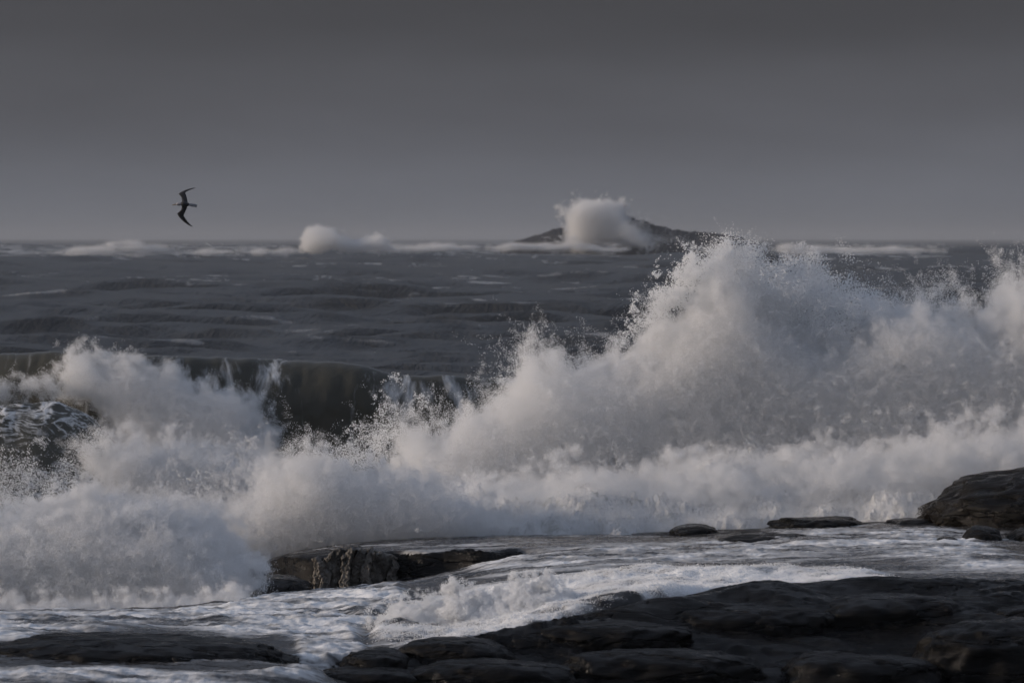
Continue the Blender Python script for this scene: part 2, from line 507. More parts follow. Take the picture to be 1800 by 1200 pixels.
def spray(name, label, co, vox=0.12, dens=5.0, r=(.004, .010), core=.85, kids=3, jit=.035, cat='spray', seed=1, power=1.8, strands=0):
    """a body of spray: mist within, single drops towards its ragged edge"""
    rg = np.random.default_rng(seed)
    o = drops(name, np.zeros((0, 3)), np.zeros(0), label, cat)
    at = mist(o, co, vox, dens, power)
    k = rg.random(len(co)) < np.clip(1.25 - 1.3 * at, core, 1)
    c = co[k]
    if strands:       # ropes of water thrown out of the thin outer part
        e = co[at < 0.45]; e = e[rg.integers(0, len(e), strands)]
        v = np.stack([rg.normal(-.25, .45, strands), rg.normal(0, .3, strands), np.abs(rg.normal(.5, .5, strands))], -1)
        t_ = rg.random((strands, 26)) ** 1.3
        q = e[:, None] + v[:, None] * t_[..., None] * rg.uniform(.4, 1.3, (strands, 1, 1))
        q[..., 2] -= .35 * t_ ** 2
        q += rg.normal(0, .012, q.shape) * (1 + 2 * t_[..., None])
        c = np.r_[c, q.reshape(-1, 3)]
    if kids > 1: c = np.repeat(c, kids, 0) + rg.normal(0, jit, (len(c) * kids, 3))
    rad = r[0] + (r[1] - r[0]) * rg.random(len(c)) ** 4
    me = o.data
    me.vertices.add(len(c)); me.vertices.foreach_set('co', c.astype(np.float32).ravel())
    me.attributes['rad'].data.foreach_set('value', rad.astype(np.float32))
    return o

# ------------------------------------------------------------------ the sea
def sea_height(X, Y, sp):
    """sum of storm waves; sp = local mesh spacing (m), shorter waves than it fade out"""
    rg = np.random.default_rng(21)
    h = np.zeros_like(X); dx = np.zeros_like(X); dy = np.zeros_like(X); st = np.zeros_like(X)
    n = 80
    for i in range(n):
        lam = 2.6 * (46 / 2.6) ** ((i + rg.random()) / n)
        ang = math.radians(-90 + rg.normal(10, 15))
        k = 2 * math.pi / lam
        a = 0.0135 * lam ** 0.78 * rg.uniform(0.5, 1.5)
        ph = rg.uniform(0, 6.283)
        fade = sstep(1.6, 4.0, lam / sp)
        if not fade.any(): continue
        th = k * (math.cos(ang) * X + math.sin(ang) * Y) + ph
        c, s_ = np.cos(th), np.sin(th)
        h += a * fade * c
        dx -= a * fade * math.cos(ang) * s_; dy -= a * fade * math.sin(ang) * s_
        st += a * k * fade * c
    far_in = sstep(350, 1300, Y)
    for i in range(9):
        lam = rg.uniform(60, 170); ang = math.radians(-90 + rg.normal(5, 18)); ph = rg.uniform(0, 6.283)
        th = 2 * math.pi / lam * (math.cos(ang) * X + math.sin(ang) * Y) + ph
        h += far_in * 0.75 * np.cos(th) * sstep(1.2, 2.5, lam / sp)
    return h, dx, dy, st

dr = np.concatenate([np.geomspace(72, 2500, 900), np.geomspace(2500, 60000, 200)[1:]])
sc_ = np.concatenate([np.linspace(-0.75, -0.24, 30)[:-1], np.linspace(-0.24, 0.24, 470), np.linspace(0.24, 0.75, 30)[1:]])
D, SX = np.meshgrid(dr, sc_, indexing='ij')
X0, Y0 = SX * D, D.copy()
spc = np.maximum(np.gradient(dr)[:, None] + 0 * SX, 0.00102 * D)
h, dx_, dy_, st = sea_height(X0, Y0, spc)
near = 0.45 + 0.55 * sstep(140, 320, D)
X1, Y1, Z1 = X0 + 0.7 * dx_ * near, Y0 + 0.7 * dy_ * near, h * near
far_pn = s2(N2, X0 / 900, Y0 / 1600)
foam = sstep(0.24, 0.55, st + 0.12 * s2(N2B, X0 / 160, Y0 / 300)) * sstep(0.2, 1.3, far_pn + 0.5) * 0.5
foam += 0.16 * sstep(0.2, 1.6, s2(N2, X0 / 200 + .3, Y0 / 260)) * sstep(-.1, .35, st)
PX, PY = P(X1, Y1, Z1)
for (a, b, c, e, g) in [(-100, 520, 428, 452, .34), (620, 1040, 424, 447, .34), (1330, 1660, 428, 455, .34)]:
    foam += g * sstep(a - 60, a + 60, PX) * sstep(b + 60, b - 60, PX) * sstep(c - 5, c + 5, PY) * sstep(e + 6, e - 6, PY)
sea = grid_mesh('sea', X1, Y1, Z1, M_sea, {'foam': np.clip(foam, 0, 1)})
tag(sea, 'dark grey storm sea with whitecaps reaching to the horizon', None, 'structure')

# ------------------------------------------------------------------ the breaking wave behind the spray
wx = np.linspace(-34, 30, 640)
prof = np.array([[26, .02], [16, .16], [9, .42], [5, .68], [2.5, .90], [1.2, .97], [0.4, 1.0], [0.0, .995], [-.35, .95], [-.65, .87], [-.85, .76],
                 [-1.0, .63], [-1.2, .49], [-1.55, .35], [-2.2, .22], [-3.2, .12], [-5.2, .04], [-8, .0], [-13, -.02]])
tt = np.r_[0, np.cumsum(np.hypot(np.diff(prof[:, 0]), 4.9 * np.diff(prof[:, 1])))]
tq = np.concatenate([np.linspace(tt[0], tt[4], 24)[:-1], np.linspace(tt[4], tt[-3], 150), np.linspace(tt[-3], tt[-1], 40)[1:]])
py_, pz_ = np.interp(tq, tt, prof[:, 0]), np.interp(tq, tt, prof[:, 1])
ker = np.hanning(13); ker /= ker.sum()
def smooth1(v):
    return np.convolve(np.r_[[v[0]] * 6, v, [v[-1]] * 6], ker, 'valid')
py_, pz_ = smooth1(py_), smooth1(pz_)
cpx = np.array([-700, -300, 0, 100, 300, 480, 560, 625, 655, 690, 760, 830, 1000, 1300, 1800, 2400])
cpy = np.array([640, 628, 622, 616, 622, 629, 634, 637, 645, 655, 657, 661, 668, 680, 700, 720])
dw = 110.0
crest_z = np.interp(wx, (cpx - 900) * dw / F, U(cpx, cpy, dw)[2])
crest_z = smooth1(crest_z)
WX, T = np.meshgrid(wx, tq, indexing='ij')
PYo, PZo = np.broadcast_to(py_, WX.shape).copy(), np.broadcast_to(pz_, WX.shape).copy()
crest_y = dw + 0.5 * np.sin(wx * 0.21 + .6) + 0.25 * np.sin(wx * 0.63)
front = sstep(1.5, -1.0, PYo)
WZ = -0.1 + (crest_z[:, None] + .1) * PZo
WY = crest_y[:, None] + PYo
fl = s2(N2, WX / 12 + T / 50, T / 130)               # flutes running down the face
WY += 0.022 * fl * front + 0.30 * s2(N2S, WX / 30 + .2, T / 50) * sstep(.02, .3, PZo)
WZ += 0.16 * s2(N2, WX / 26, WY / 40) * (1 - front * .75) * sstep(1.02, .8, PZo) + 0.02 * s2(N2, WX / 20, WX * 0 + .3) * sstep(.9, 1.0, PZo)
WPX, WPY = P(WX, WY, WZ)
wf = 0.20 * sstep(560, 470, WPX) * sstep(618, 640, WPY) * sstep(80, 120, WPX)
wf += 0.10 * sstep(.2, .05, PZo) * front + .17 * front
wf += 0.20 * sstep(630, 690, WPX) * sstep(720, 690, WPY) * front
wave = grid_mesh('breaking_wave', WX, WY, WZ, M_wave, {'foam': np.clip(wf, 0, 1), 'lace': wf * 0})
tag(wave, 'olive brown wave curling over with a smooth dark face at left', None, 'structure')

# the dark swell heaving up in front of it at far left, netted with foam
hx = np.linspace(U(-700, 700, 104)[0], U(420, 700, 104)[0], 220); ht_ = np.linspace(-8, 4, 150)
HX, HT = np.meshgrid(hx, ht_, indexing='ij')
hpx = 900 + hx * F / 104
hz = U(hpx, np.interp(hpx, [-700, -300, 0, 90, 130, 165, 200, 260, 330, 420], [730, 716, 716, 710, 718, 742, 784, 860, 930, 985]), 104)[2]
hz = smooth1(hz)
hp = np.interp(ht_, [-8, -6, -4.5, -3.2, -2.2, -1.3, -.6, 0, .8, 2, 4], [-.02, .06, .18, .36, .58, .80, .94, 1.0, .95, .6, .1]); hp = smooth1(hp)
HZ = -.2 + (hz[:, None] + .2) * hp[None] + .025 * s2(N2, HX / 12, HT / 12) + .09 * s2(N2S, HX / 9, HT / 9)
HY = 104.2 + HT + .4 * np.sin(HX * .5)
HPX, HPY = P(HX, HY, HZ)
hf = .22 * sstep(785, 725, HPY) + .17 + .30 * sstep(150, 250, HPX) + .22 * sstep(790, 850, HPY)
swell_o = grid_mesh('swell', HX, HY, HZ, M_wave, {'foam': np.clip(hf, 0, 1), 'lace': 0 * hf + .6})
tag(swell_o, 'dark swell netted with foam in front of the breaking wave at far left', None, 'structure')

# ------------------------------------------------------------------ rock shelf and the water washing over it
# control points: photo px, py, distance, water depth over the rock (negative = bare)
CT = [(-500, 1130, 64, .03), (-500, 1190, 60, .02), (0, 1131, 64, .02), (200, 1124, 64, .01), (400, 1130, 64, .0), (490, 1152, 63, -.02), (0, 1185, 60, .06), (300, 1192, 60, .06),
      (500, 1192, 60.5, .10), (100, 1107, 68, .10), (350, 1100, 69, .10), (100, 1090, 74, .15), (-500, 1090, 74, .15), (0, 1105, 79, .2), (300, 1098, 80, .2), (-500, 1105, 80, .2),
      (440, 1066, 76, .08), (550, 1056, 78, .08), (600, 1090, 71, .12), (520, 1128, 66.5, .12), (565, 1168, 63.5, .12),
      (550, 1045, 81.5, .05), (690, 1033, 82, .06), (800, 1008, 82, .06), (430, 1050, 81, .05), (200, 1090, 84, .2), (-500, 1090, 84, .2),
      (900, 1008, 78, .05), (1100, 992, 79, .04), (1100, 1020, 75, .05), (1000, 1062, 71, .14), (700, 1092, 70, .14), (800, 1128, 66, .14), (1200, 1042, 71, .12), (1500, 1012, 74, .08),
      (1640, 1030, 71, -.02), (1800, 1020, 72, .03), (2300, 1000, 72, -.05),
      (600, 1148, 63, -.12), (700, 1143, 63, -.12), (720, 1190, 61.2, -.2), (860, 1120, 64.5, -.08), (1000, 1100, 65, -.12), (1150, 1080, 66, -.12), (1300, 1057, 67.3, -.12), (1500, 1040, 68.5, -.1),
      (1640, 1037, 68.5, -.15), (1780, 1062, 67, -.15), (2200, 1070, 67, -.2), (900, 1195, 61.5, -.3), (1200, 1190, 62.3, -.3), (1500, 1190, 63.3, -.3), (1800, 1190, 63.3, -.3), (2200, 1190, 63.3, -.3),
      (1200, 1130, 64.6, -.3), (1500, 1105, 65.9, -.3)]
CU = [(430, 987, 86, -.02), (550, 974, 84.2, -.03), (690, 968, 84.2, .01), (800, 962, 84.5, .04), (560, 966, 87.5, .02), (800, 946, 88.5, .03), (1000, 976, 82, .04), (1000, 944, 88.5, .01), (1200, 938, 88.5, -.02),
      (1300, 960, 83, .03), (1300, 931, 88.5, -.02), (1500, 924, 88.5, -.02), (1640, 915, 88.5, -.02), (1800, 902, 90, -.02), (2300, 900, 90, -.05), (1500, 972, 80, .04), (1700, 958, 82, .05), (1800, 965, 81, .03), (2300, 950, 82, -.05),
      (200, 1040, 88, .1), (-500, 1060, 88, .1)]
def cpts(c):
    c = np.array(c, float); x, y, z = U(c[:, 0], c[:, 1], c[:, 2])
    return np.c_[x, y], z, c[:, 3]
xyL, zL, wL = cpts(CT); xyU, zU, wU = cpts(CU)
right_u = xyU[:, 0] > 0.9 
xyl2 = np.r_[xyL, xyU[right_u]]; zl2 = np.r_[zL, zU[right_u]]; wl2 = np.r_[wL, wU[right_u]]
low_z, low_w = tps(xyl2, zl2), tps(xyl2, wl2)
mid = xyL[:, 1] > 73
mid &= xyL[:, 0] > 0
xyu2 = np.r_[xyU, xyL[mid]]; zu2 = np.r_[zU, zL[mid]]; wu2 = np.r_[wU, wL[mid]]
up_z, up_w = tps(xyu2, zu2), tps(xyu2, wu2)

def ground(X, Y):
    a, b = low_z(X, Y), up_z(X, Y)
    yc = 82.9 + 0.25 * np.sin(X * 1.7) + 0.15 * np.sin(X * 4.1 + 1) + 1.4 * sstep(-4.6, -6.2, X)
    k = sstep(0, .35, Y - yc) * sstep(-7.6, -6.6, X)
    k = np.maximum(k, sstep(0.2, 2.2, X) * sstep(75, 79, Y))
    z = a * (1 - k) + b * k
    w = low_w(X, Y) * (1 - k) + up_w(X, Y) * k
    w = w - .8 * k * (1 - k) * sstep(1.0, -.6, X)          # the step itself stands clear of the water
    left = sstep(-5.5, -8.0, X) * sstep(75, 79, Y)
    z = z - 0.5 * left
    return z, w

gx = np.linspace(-21, 21, 760)
gy = np.concatenate([np.linspace(40, 54, 40)[:-1], np.linspace(54, 91.5, 560)])
GX, GY = np.meshgrid(gx, gy, indexing='ij')
GZ, GW = ground(GX, GY)
GZ = np.where(GY < 56, GZ * 1.0, GZ)
back = sstep(89.0, 91.5, GY)
rough = 0.03 + 0.19 * sstep(.0, -.14, GW)
warp = s2(N2S, GX / 40 + .1, GY / 30 + .4)
ph_ = (GY / 1.7 + 0.9 * warp + .10 * GX + .12 * s2(N2, GX / 12, GY / 10)) % 1.0
ledge = np.where(ph_ < .22, sstep(0, .22, ph_), 1 - (ph_ - .22) / .78)        # steep towards the sea-worn front, long easy back
rel = s2(N2S, GX / 22 + GY / 60 + .1, GY / 11) * 1.0 + s2(N2, GX / 16, GY / 6) * .05 + .8 * (ledge - .5) * sstep(-.4, .8, s2(N2S, GX / 26 + .6, GY / 20 + .1) + .4)
rid = 0 * rel
crack = sstep(.82, 1.0, 1 - np.abs(s2(N2, GX / 20 + GY / 60, GY / 16 + .6)) * 2.5)
RZ = GZ + rough * (rel + 0.5 * rid) - 0.05 * crack * sstep(.02, -.06, GW) - 2.0 * back ** 2
RZ = np.maximum(RZ, -1.2)
RZ -= 3.0 * sstep(54, 40, GY) + .09 * sstep(-.10, -.24, GW)
shelf = grid_mesh('rock_shelf', GX, GY, RZ, M_rock)
tag(shelf, 'dark wet rock shelf sloping along the shore', None, 'structure')

F1 = SDF([(650, 1130), (690, 1070), (830, 1035), (1000, 1015), (1250, 1000), (1500, 1005), (1650, 1037), (1500, 1038), (1300, 1055), (1100, 1085), (950, 1105), (850, 1122), (760, 1145)])
F2 = SDF([(-600, 1085), (300, 1078), (430, 1050), (560, 1045), (700, 1030), (720, 1060), (620, 1110), (640, 1142), (590, 1165), (530, 1170), (520, 1130), (430, 1112), (300, 1098), (150, 1112), (0, 1128), (-600, 1128)])
F3 = SDF([(790, 985), (950, 970), (1200, 955), (1400, 935), (1640, 922), (1720, 940), (1820, 1000), (1700, 1000), (1600, 985), (1500, 968), (1300, 985), (1000, 1000), (850, 1005)])
F4 = SDF([(-600, 1175), (0, 1180), (200, 1170), (290, 1183), (400, 1190), (550, 1168), (600, 1155), (570, 1190), (350, 1205), (-600, 1210)])
wk = np.linspace(-19, 19, 860)
wy2 = np.linspace(58.5, 91, 640)
KX, KY = np.meshgrid(wk, wy2, indexing='ij')
KZ, KW = ground(KX, KY)
base = KZ + 0.02 + np.where(KW < 0, 3.0 * KW, KW)
KPX, KPY = P(KX, KY, base)
fm = np.maximum.reduce([sstep(-16, 12, F1(KPX, KPY)), sstep(-16, 12, F2(KPX, KPY)), 0.72 * sstep(-14, 14, F3(KPX, KPY)), 0.8 * sstep(-10, 8, F4(KPX, KPY))])
n1 = s2(N2B, KX / 11, KY / 7); n2 = s2(N2, KX / 7 + .3, KY / 5)
foam_w = np.clip(fm * (0.62 + 0.20 * s2(N2, KX / 14, KY / 7)) + 0.17 + 0.11 * s2(N2, KX / 22 + .2, KY / 4), 0, 1)
lump = np.clip(fm * (0.4 + 0.6 * np.clip(np.abs(s2(N2S, KX / 5 + .3, KY / 4)) * .9 + .25 * np.abs(n2), 0, 2)), 0, 2)
f1only = sstep(-10, 14, F1(KPX, KPY))
KZ2 = base + 0.10 * lump + 0.10 * f1only * np.clip(s2(N2S, KX / 8, KY / 6), 0, 2) + 0.018 * s2(N2S, KX / 6, KY / 2.2)
KZ2 += .006 * s2(N2B, KX / 5, KY / 1.6)
KZ2 -= 2.2 * sstep(89.0, 91, KY) ** 2
wash = grid_mesh('wash_water', KX, KY, KZ2, M_wash, {'foam': foam_w}, keep=KW > -.14)
tag(wash, 'foam streaked water washing over the rock shelf', None, 'structure')

# ------------------------------------------------------------------ single rocks
def rock(name, label, px0, px1, top, bot, d, depth, mat, seed, flat=0.75, skew=0.0, rough=0.10, res=(72, 40), sink=0.5, box=.75):
    """a weathered rock: noise-carved superellipsoid, its base sunk into the shelf"""
    x0, _, zt = U((px0 + px1) / 2, top, d); _, _, zb = U((px0 + px1) / 2, bot, d)
    a = (px1 - px0) / 2 * d / F; hh = float(zt - zb); b = depth / 2
    u = np.linspace(0, 2 * math.pi, res[0], endpoint=False); v = np.linspace(-math.pi / 2, math.pi / 2, res[1])
    Ug, V = np.meshgrid(u, v, indexing='ij')
    def sg(c, e): return np.sign(c) * np.abs(c) ** e
    X = a * sg(np.cos(V), box) * sg(np.cos(Ug), .85); Y = b * sg(np.cos(V), box) * sg(np.sin(Ug), .85)
    Z = sg(np.sin(V), flat)
    Z = np.where(Z > 0, Z * hh, Z * hh * sink)
    X = X + skew * Z
    rr = 1 + rough * (s3(N3, X / 9 + seed * .31, Y / 9, Z / 5 + seed * .17) * .9 + .14 * s3(N3B, X / 5 + seed * .7, Y / 5, Z / 3))
    X, Y, Z = X * rr, Y * rr, Z * (0.5 + 0.5 * rr)
    idx = np.arange(X.size).reshape(X.shape)
    nx = np.roll(idx, -1, 0)
    q = np.stack([idx[:, :-1], nx[:, :-1], nx[:, 1:], idx[:, 1:]], -1).reshape(-1, 4)
    o = quads_obj(name, np.stack([X, Y, Z], -1).reshape(-1, 3), q, mat)
    o.location = (float(x0), d, float(zb))
    return tag(o, label, 'rock')

rock('boulder', 'big dark domed rock rising at the right edge beside the white surf', 1630, 2330, 806, 922, 88.5, 7.0, M_rock_brown, 3, .9, 0, .035, (160, 70), box=1.0)
rock('rock_slab', 'thin dark slab alone at the back edge left of the other slabs', 1183, 1268, 921, 938, 88.6, 1.6, M_rock, 5, .8)
rock('rock_slab', 'long low slab on the shelf edge in front of the surf', 1345, 1535, 909, 930, 88.8, 1.8, M_rock, 6, .7, 0, .14)
rock('rock_slab', 'short flat slab at the shelf edge next to the big right rock', 1553, 1650, 911, 926, 88.4, 1.6, M_rock, 7, .8)
rock('rock_ledge', 'dark wedge ledge with foam running round it below the shelf edge', 1262, 1410, 938, 968, 84.2, 2.0, M_rock, 8, .55, .25, .1)
rock('rock', 'brownish lumpy rock in foam at the right edge', 1690, 1765, 926, 966, 83.0, 1.2, M_rock_brown, 9, .7)
rock('rock', 'small dark stone in foam under the right boulder', 1644, 1684, 944, 963, 82.5, .8, M_rock, 10, .7)
rock('rock', 'brown rock touching the right picture edge below the boulder', 1762, 1860, 925, 968, 83.2, 1.6, M_rock_brown, 15, .7)
rock('rock', 'black oval stone with a foam rim near the right edge', 1704, 1764, 1019, 1042, 73.5, .9, M_rock, 11, .7)
rock('rock', 'rounded wet rock beside the foam chute at the bottom', 592, 722, 1139, 1186, 62.6, 1.6, M_rock, 12, .6, 0, .12)
rock('boulder', 'smooth dark dome at the very bottom right of centre', 1370, 1640, 1146, 1215, 62.9, 2.0, M_rock, 13, .55, 0, .07)
rock('boulder', 'broad low rock at bottom left streaked by running water', -90, 522, 1118, 1196, 62.6, 3.2, M_rock, 17, .6, 0, .05, (160, 50))
rock('rock', 'low dark block left of the jagged outcrop with water pouring over', 428, 546, 1013, 1054, 81.0, 1.6, M_rock, 14, .35, 0, .08)

for k, (lab, a0, a1, tp, bt, dd, dp, sd_, fl_) in enumerate([
        ('broad low whaleback of rock right behind the bottom foam chute', 695, 905, 1120, 1166, 63.2, 1.7, 21, .6),
        ('long smooth ledge along the lower edge left of centre', 700, 1010, 1160, 1204, 60.6, 1.5, 22, .55),
        ('long humped ledge edging the foam channel at bottom centre', 885, 1230, 1094, 1136, 64.4, 1.6, 23, .5),
        ('flat topped ledge just below the end of the foam channel', 1130, 1480, 1064, 1112, 65.6, 1.7, 24, .5),
        ('wide dark hump nearest the camera at bottom centre', 960, 1330, 1140, 1205, 59.6, 1.9, 25, .6),
        ('smooth hump catching light at the right end of the channel', 1420, 1720, 1044, 1100, 66.6, 2.0, 26, .55),
        ('steep shouldered rock low at the right edge', 1600, 1900, 1090, 1190, 61.5, 2.4, 27, .6),
        ('narrow rock at the right edge above the small foam pool', 1740, 1900, 1062, 1100, 66.0, 1.4, 28, .6),
        ('low dark rock below the left of the foam chute at the bottom edge', 540, 730, 1172, 1206, 60.8, 1.2, 29, .6)]):
    mid_ = (tp + bt) / 2
    dd = 67.3 - (mid_ - 1057) * .0376 if a0 > 920 else 64.5 - (mid_ - 1120) * .04
    rock('whaleback', lab, a0, a1, tp, bt, dd, dp, M_rock, sd_, fl_, .1 * (-1) ** k, .07, (140, 44), sink=1.2)

# jagged outcrop with a fractured upright face
ox = np.linspace(0, 1, 150); ov = np.linspace(0, 1, 90)
OX, OV = np.meshgrid(ox, ov, indexing='ij')
xl, _, zb = U(546, 1046, 82.2); xr = U(698, 1046, 82.2)[0]
tx = np.interp(ox * 152 + 546, [546, 556, 578, 586, 610, 648, 652, 668, 690, 698], [992, 982, 980, 968, 965, 968, 974, 972, 976, 990])
ztop = U(600, tx, 82.5)[2]
cell = OX * 7 + 0.5 * s2(N2S, OX / 2, OV / 5 + .2)
ci = np.clip(np.floor(cell).astype(int) + 1, 0, 9); cf = cell - np.floor(cell)
col_off = np.array([.0, .12, -.16, .05, -.22, .10, -.12, .16, -.08, .0])[ci] + .16 * (np.array([.4, -.6, .5, .9, -.7, .3, -.9, .6, -.4, .5])[ci] * (cf - .5))
groove = .15 * np.clip(1 - np.minimum(cf, 1 - cf) / .09, 0, 1)
diag = .07 * np.clip(1 - np.abs(((OV * 2.3 + OX * 3.1 + .1 * s2(N2, OX, OV)) % 1) - .5) / .06, 0, 1)
upf = np.clip(OV / .6, 0, 1); backf = np.clip((OV - .6) / .4, 0, 1)
ends = sstep(.05, 0, OX) + sstep(.95, 1, OX)
OZ = float(zb) - .3 + (ztop[:, None] - float(zb) + .3) * upf + .025 * s2(N2B, OX / 2 + .6, OV / 2) * sstep(.1, .5, OV) + .05 * np.sin(ci * 2.3) * sstep(.4, .6, OV) - .15 * backf
OY = 82.0 + .22 * upf ** 2 + 2.6 * backf + (col_off + groove + diag + .03 * s2(N2B, OX / 1.5, OV / 2)) * sstep(1, .6, OV) + 1.6 * ends
OXw = xl + (xr - xl) * OX + .03 * s2(N2, OX / 3 + .8, OV / 2)
outc = grid_mesh('rock_outcrop', OXw, OY, OZ, M_rock_dry)
tag(outc, 'jagged grey brown outcrop with an upright cracked face in the wash', 'rock')

# ------------------------------------------------------------------ churning surf behind the shelf edge
SXc = np.linspace(-5.5, 21, 560); SYc = np.linspace(88.4, 99, 210)
CX, CY = np.meshgrid(SXc, SYc, indexing='ij')
cs = [(560, 962, 88.6), (800, 946, 88.8), (1000, 940, 89), (1300, 926, 89.2), (1640, 912, 89.4), (2200, 900, 89.5),
      (620, 930, 92), (820, 885, 92), (1000, 885, 92), (1300, 868, 92.5), (1500, 850, 92.5), (1700, 820, 93), (2200, 790, 93),
      (700, 900, 95), (820, 850, 95), (1000, 838, 95), (1200, 822, 95.5), (1400, 808, 96), (1550, 775, 96), (1700, 752, 97), (1850, 735, 97), (2200, 720, 97),
      (700, 900, 99), (1200, 850, 99), (1700, 790, 99), (2200, 780, 99)]
cs = np.array(cs, float); sx_, sy_, sz_ = U(cs[:, 0], cs[:, 1], cs[:, 2])
CZ = tps(np.c_[sx_, sy_], sz_)(CX, CY)
bil = np.abs(s2(N2S, CX / 11 + .2, CY / 11)) * 0.34 + np.abs(s2(N2, CX / 6, CY / 6)) * .10
CZ = CZ + bil - .2
CZ -= 0.55 * sstep(90.6, 88.4, CY)
surf = grid_mesh('surf_foam', CX, CY, CZ, M_foam)
tag(surf, 'low churning white surf right behind the rock shelf', 'foam', 'stuff')

def on_surface(X, Y, Z, wgt, n, spread, seed):
    rg = np.random.default_rng(seed)
    w = wgt.ravel() / wgt.sum(); i = rg.choice(w.size, n, p=w)
    co = np.stack([X.ravel()[i], Y.ravel()[i], Z.ravel()[i]], -1)
    co[:, :2] += rg.normal(0, .05, (n, 2))
    co[:, 2] += rg.exponential(spread, n)
    return co

# ------------------------------------------------------------------ spray bodies
A_main = [(672, 800), (690, 765), (712, 744), (752, 724), (808, 696), (856, 668), (884, 646), (897, 612), (930, 602), (975, 594), (1010, 612), (1050, 616), (1100, 598), (1128, 572), (1142, 545),
          (1180, 534), (1196, 508), (1208, 480), (1228, 462), (1260, 448), (1296, 458), (1320, 484), (1350, 510), (1400, 548), (1450, 566), (1500, 552), (1540, 522), (1580, 510), (1630, 502), (1680, 522),
          (1728, 534), (1748, 492), (1782, 466), (1860, 450), (2050, 440), (2050, 860), (1400, 880), (1000, 900), (760, 930), (640, 900)]
co, r = cloud(A_main, 95.5, 1.7, int(900000 * Q), soft=24, amp=0.8, scale=7, bias=-.75, seed=3, shape=120, lean=.12, stretch=(.7, 1, 1.5), fine=.65)
spray('main_spray', 'tall white burst of spray filling the right half', co, .08, 1.5, seed=1, strands=5000)

A_veil = [(1230, 450), (1300, 442), (1420, 458), (1560, 515), (1600, 560), (1450, 600), (1280, 560), (1230, 500)]
co, r = cloud(A_veil, 96.5, 1.5, int(36000 * Q), soft=28, amp=.9, scale=7, bias=-.7, seed=4, r=(.007, .02), kids=2, jit=.08)
drops('spray_veil', co, r, 'thin see-through veil of drops between the two spray peaks')

co, r = cloud([(760, 900), (820, 850), (1000, 828), (1200, 812), (1400, 800), (1550, 768), (1700, 742), (2000, 725), (2000, 880), (1640, 915), (1300, 925), (1000, 942), (760, 950)], 92.0, 1.6, int(420000 * Q),
              soft=22, amp=1.3, scale=3.2, bias=-1.0, seed=5, fine=.8)
co = co[co[:, 2] > tps(np.c_[sx_, sy_], sz_)(co[:, 0], co[:, 1]) - .3]
co2 = on_surface(CX, CY, CZ, np.ones_like(CX) * sstep(88.6, 89.4, CY), int(420000 * Q), .13, 6)
spray('surf_spray', 'frothy spray over the churning surf behind the shelf edge', np.r_[co, co2], .08, 1.0, seed=2)

B_mid = [(-250, 905), (0, 900), (100, 896), (200, 892), (300, 884), (400, 878), (440, 848), (472, 828), (488, 800), (525, 788), (565, 790), (620, 808), (690, 826), (760, 830), (850, 880), (880, 960),
         (840, 1040), (560, 1060), (430, 1070), (200, 1090), (-250, 1090)]
co, r = cloud(B_mid, 89.0, 1.3, int(420000 * Q), soft=18, amp=.6, scale=5, bias=-.4, seed=7, shape=90, stretch=(.6, 1, 1.6), fine=1.5, hole=.35)
spray('middle_spray', 'white spray leaping up behind the jagged outcrop at centre left', co, .075, 1.8, seed=3, core=1, strands=2500)

C_left = [(-250, 915), (0, 908), (150, 890), (300, 894), (380, 925), (425, 965), (436, 1000), (430, 1045), (405, 1090), (340, 1140), (0, 1150), (-250, 1150)]
co, r = cloud(C_left, 78.5, 1.3, int(420000 * Q), soft=18, amp=.85, scale=4, bias=-.15, seed=8, shape=90, hole=.6, fine=1.5)
co2, _ = cloud([(-250, 1068), (300, 1060), (420, 1045), (440, 1062), (390, 1088), (250, 1098), (-250, 1104)], 76.2, .5, int(60000 * Q), soft=12, amp=1.0, scale=2.5, bias=-.6, seed=18, shape=40, fine=1.2)
spray('left_spray', 'heavy churning spray filling the gully at lower left', np.r_[co, co2], .07, 2.6, seed=4, core=1, strands=3500)

D_wave = [(94, 705), (97, 645), (106, 618), (150, 610), (190, 624), (220, 614), (260, 630), (300, 640), (345, 660), (405, 678), (445, 694), (466, 716), (478, 742), (498, 754), (506, 780), (512, 850), (480, 910),
          (250, 910), (205, 842), (192, 772), (150, 715)]
co, r = cloud(D_wave, 107.0, 1.0, int(300000 * Q), soft=12, amp=.85, scale=5, bias=-.35, seed=9, shape=70, hole=.6, lean=.32, fine=1.0)
co2, r2 = cloud([(-260, 660), (0, 662), (100, 650), (112, 695), (0, 706), (-260, 716)], 107.0, .8, int(26000 * Q), soft=10, amp=1.2, scale=6, bias=-.8, seed=10)
co3, r3 = cloud([(120, 770), (190, 745), (260, 760), (400, 770), (505, 790), (530, 920), (150, 930), (150, 850)], 102.0, .9, int(150000 * Q), soft=24, amp=.8, scale=4, bias=-.5, seed=19, fine=1.0)
spray('wave_foam', 'white water tumbling down the face of the breaking wave', np.r_[co, co2, co3], .09, 1.3, cat='foam', seed=5)

# water bursting where the wash falls through the gap in the near rocks
co, r = cloud([(645, 1128), (662, 1092), (720, 1062), (775, 1068), (800, 1045), (850, 1050), (905, 1036), (960, 1030), (1000, 1058), (950, 1092), (850, 1114), (760, 1140), (700, 1138)], 67.5, .7, int(90000 * Q),
              soft=14, amp=1.6, scale=1.8, bias=-1.2, seed=14, shape=50, fine=.9)
spray('chute_splash', 'low splash of white water behind the near dark rocks', co, .05, 1.2, r=(.004, .009), jit=.02, core=1, seed=6)

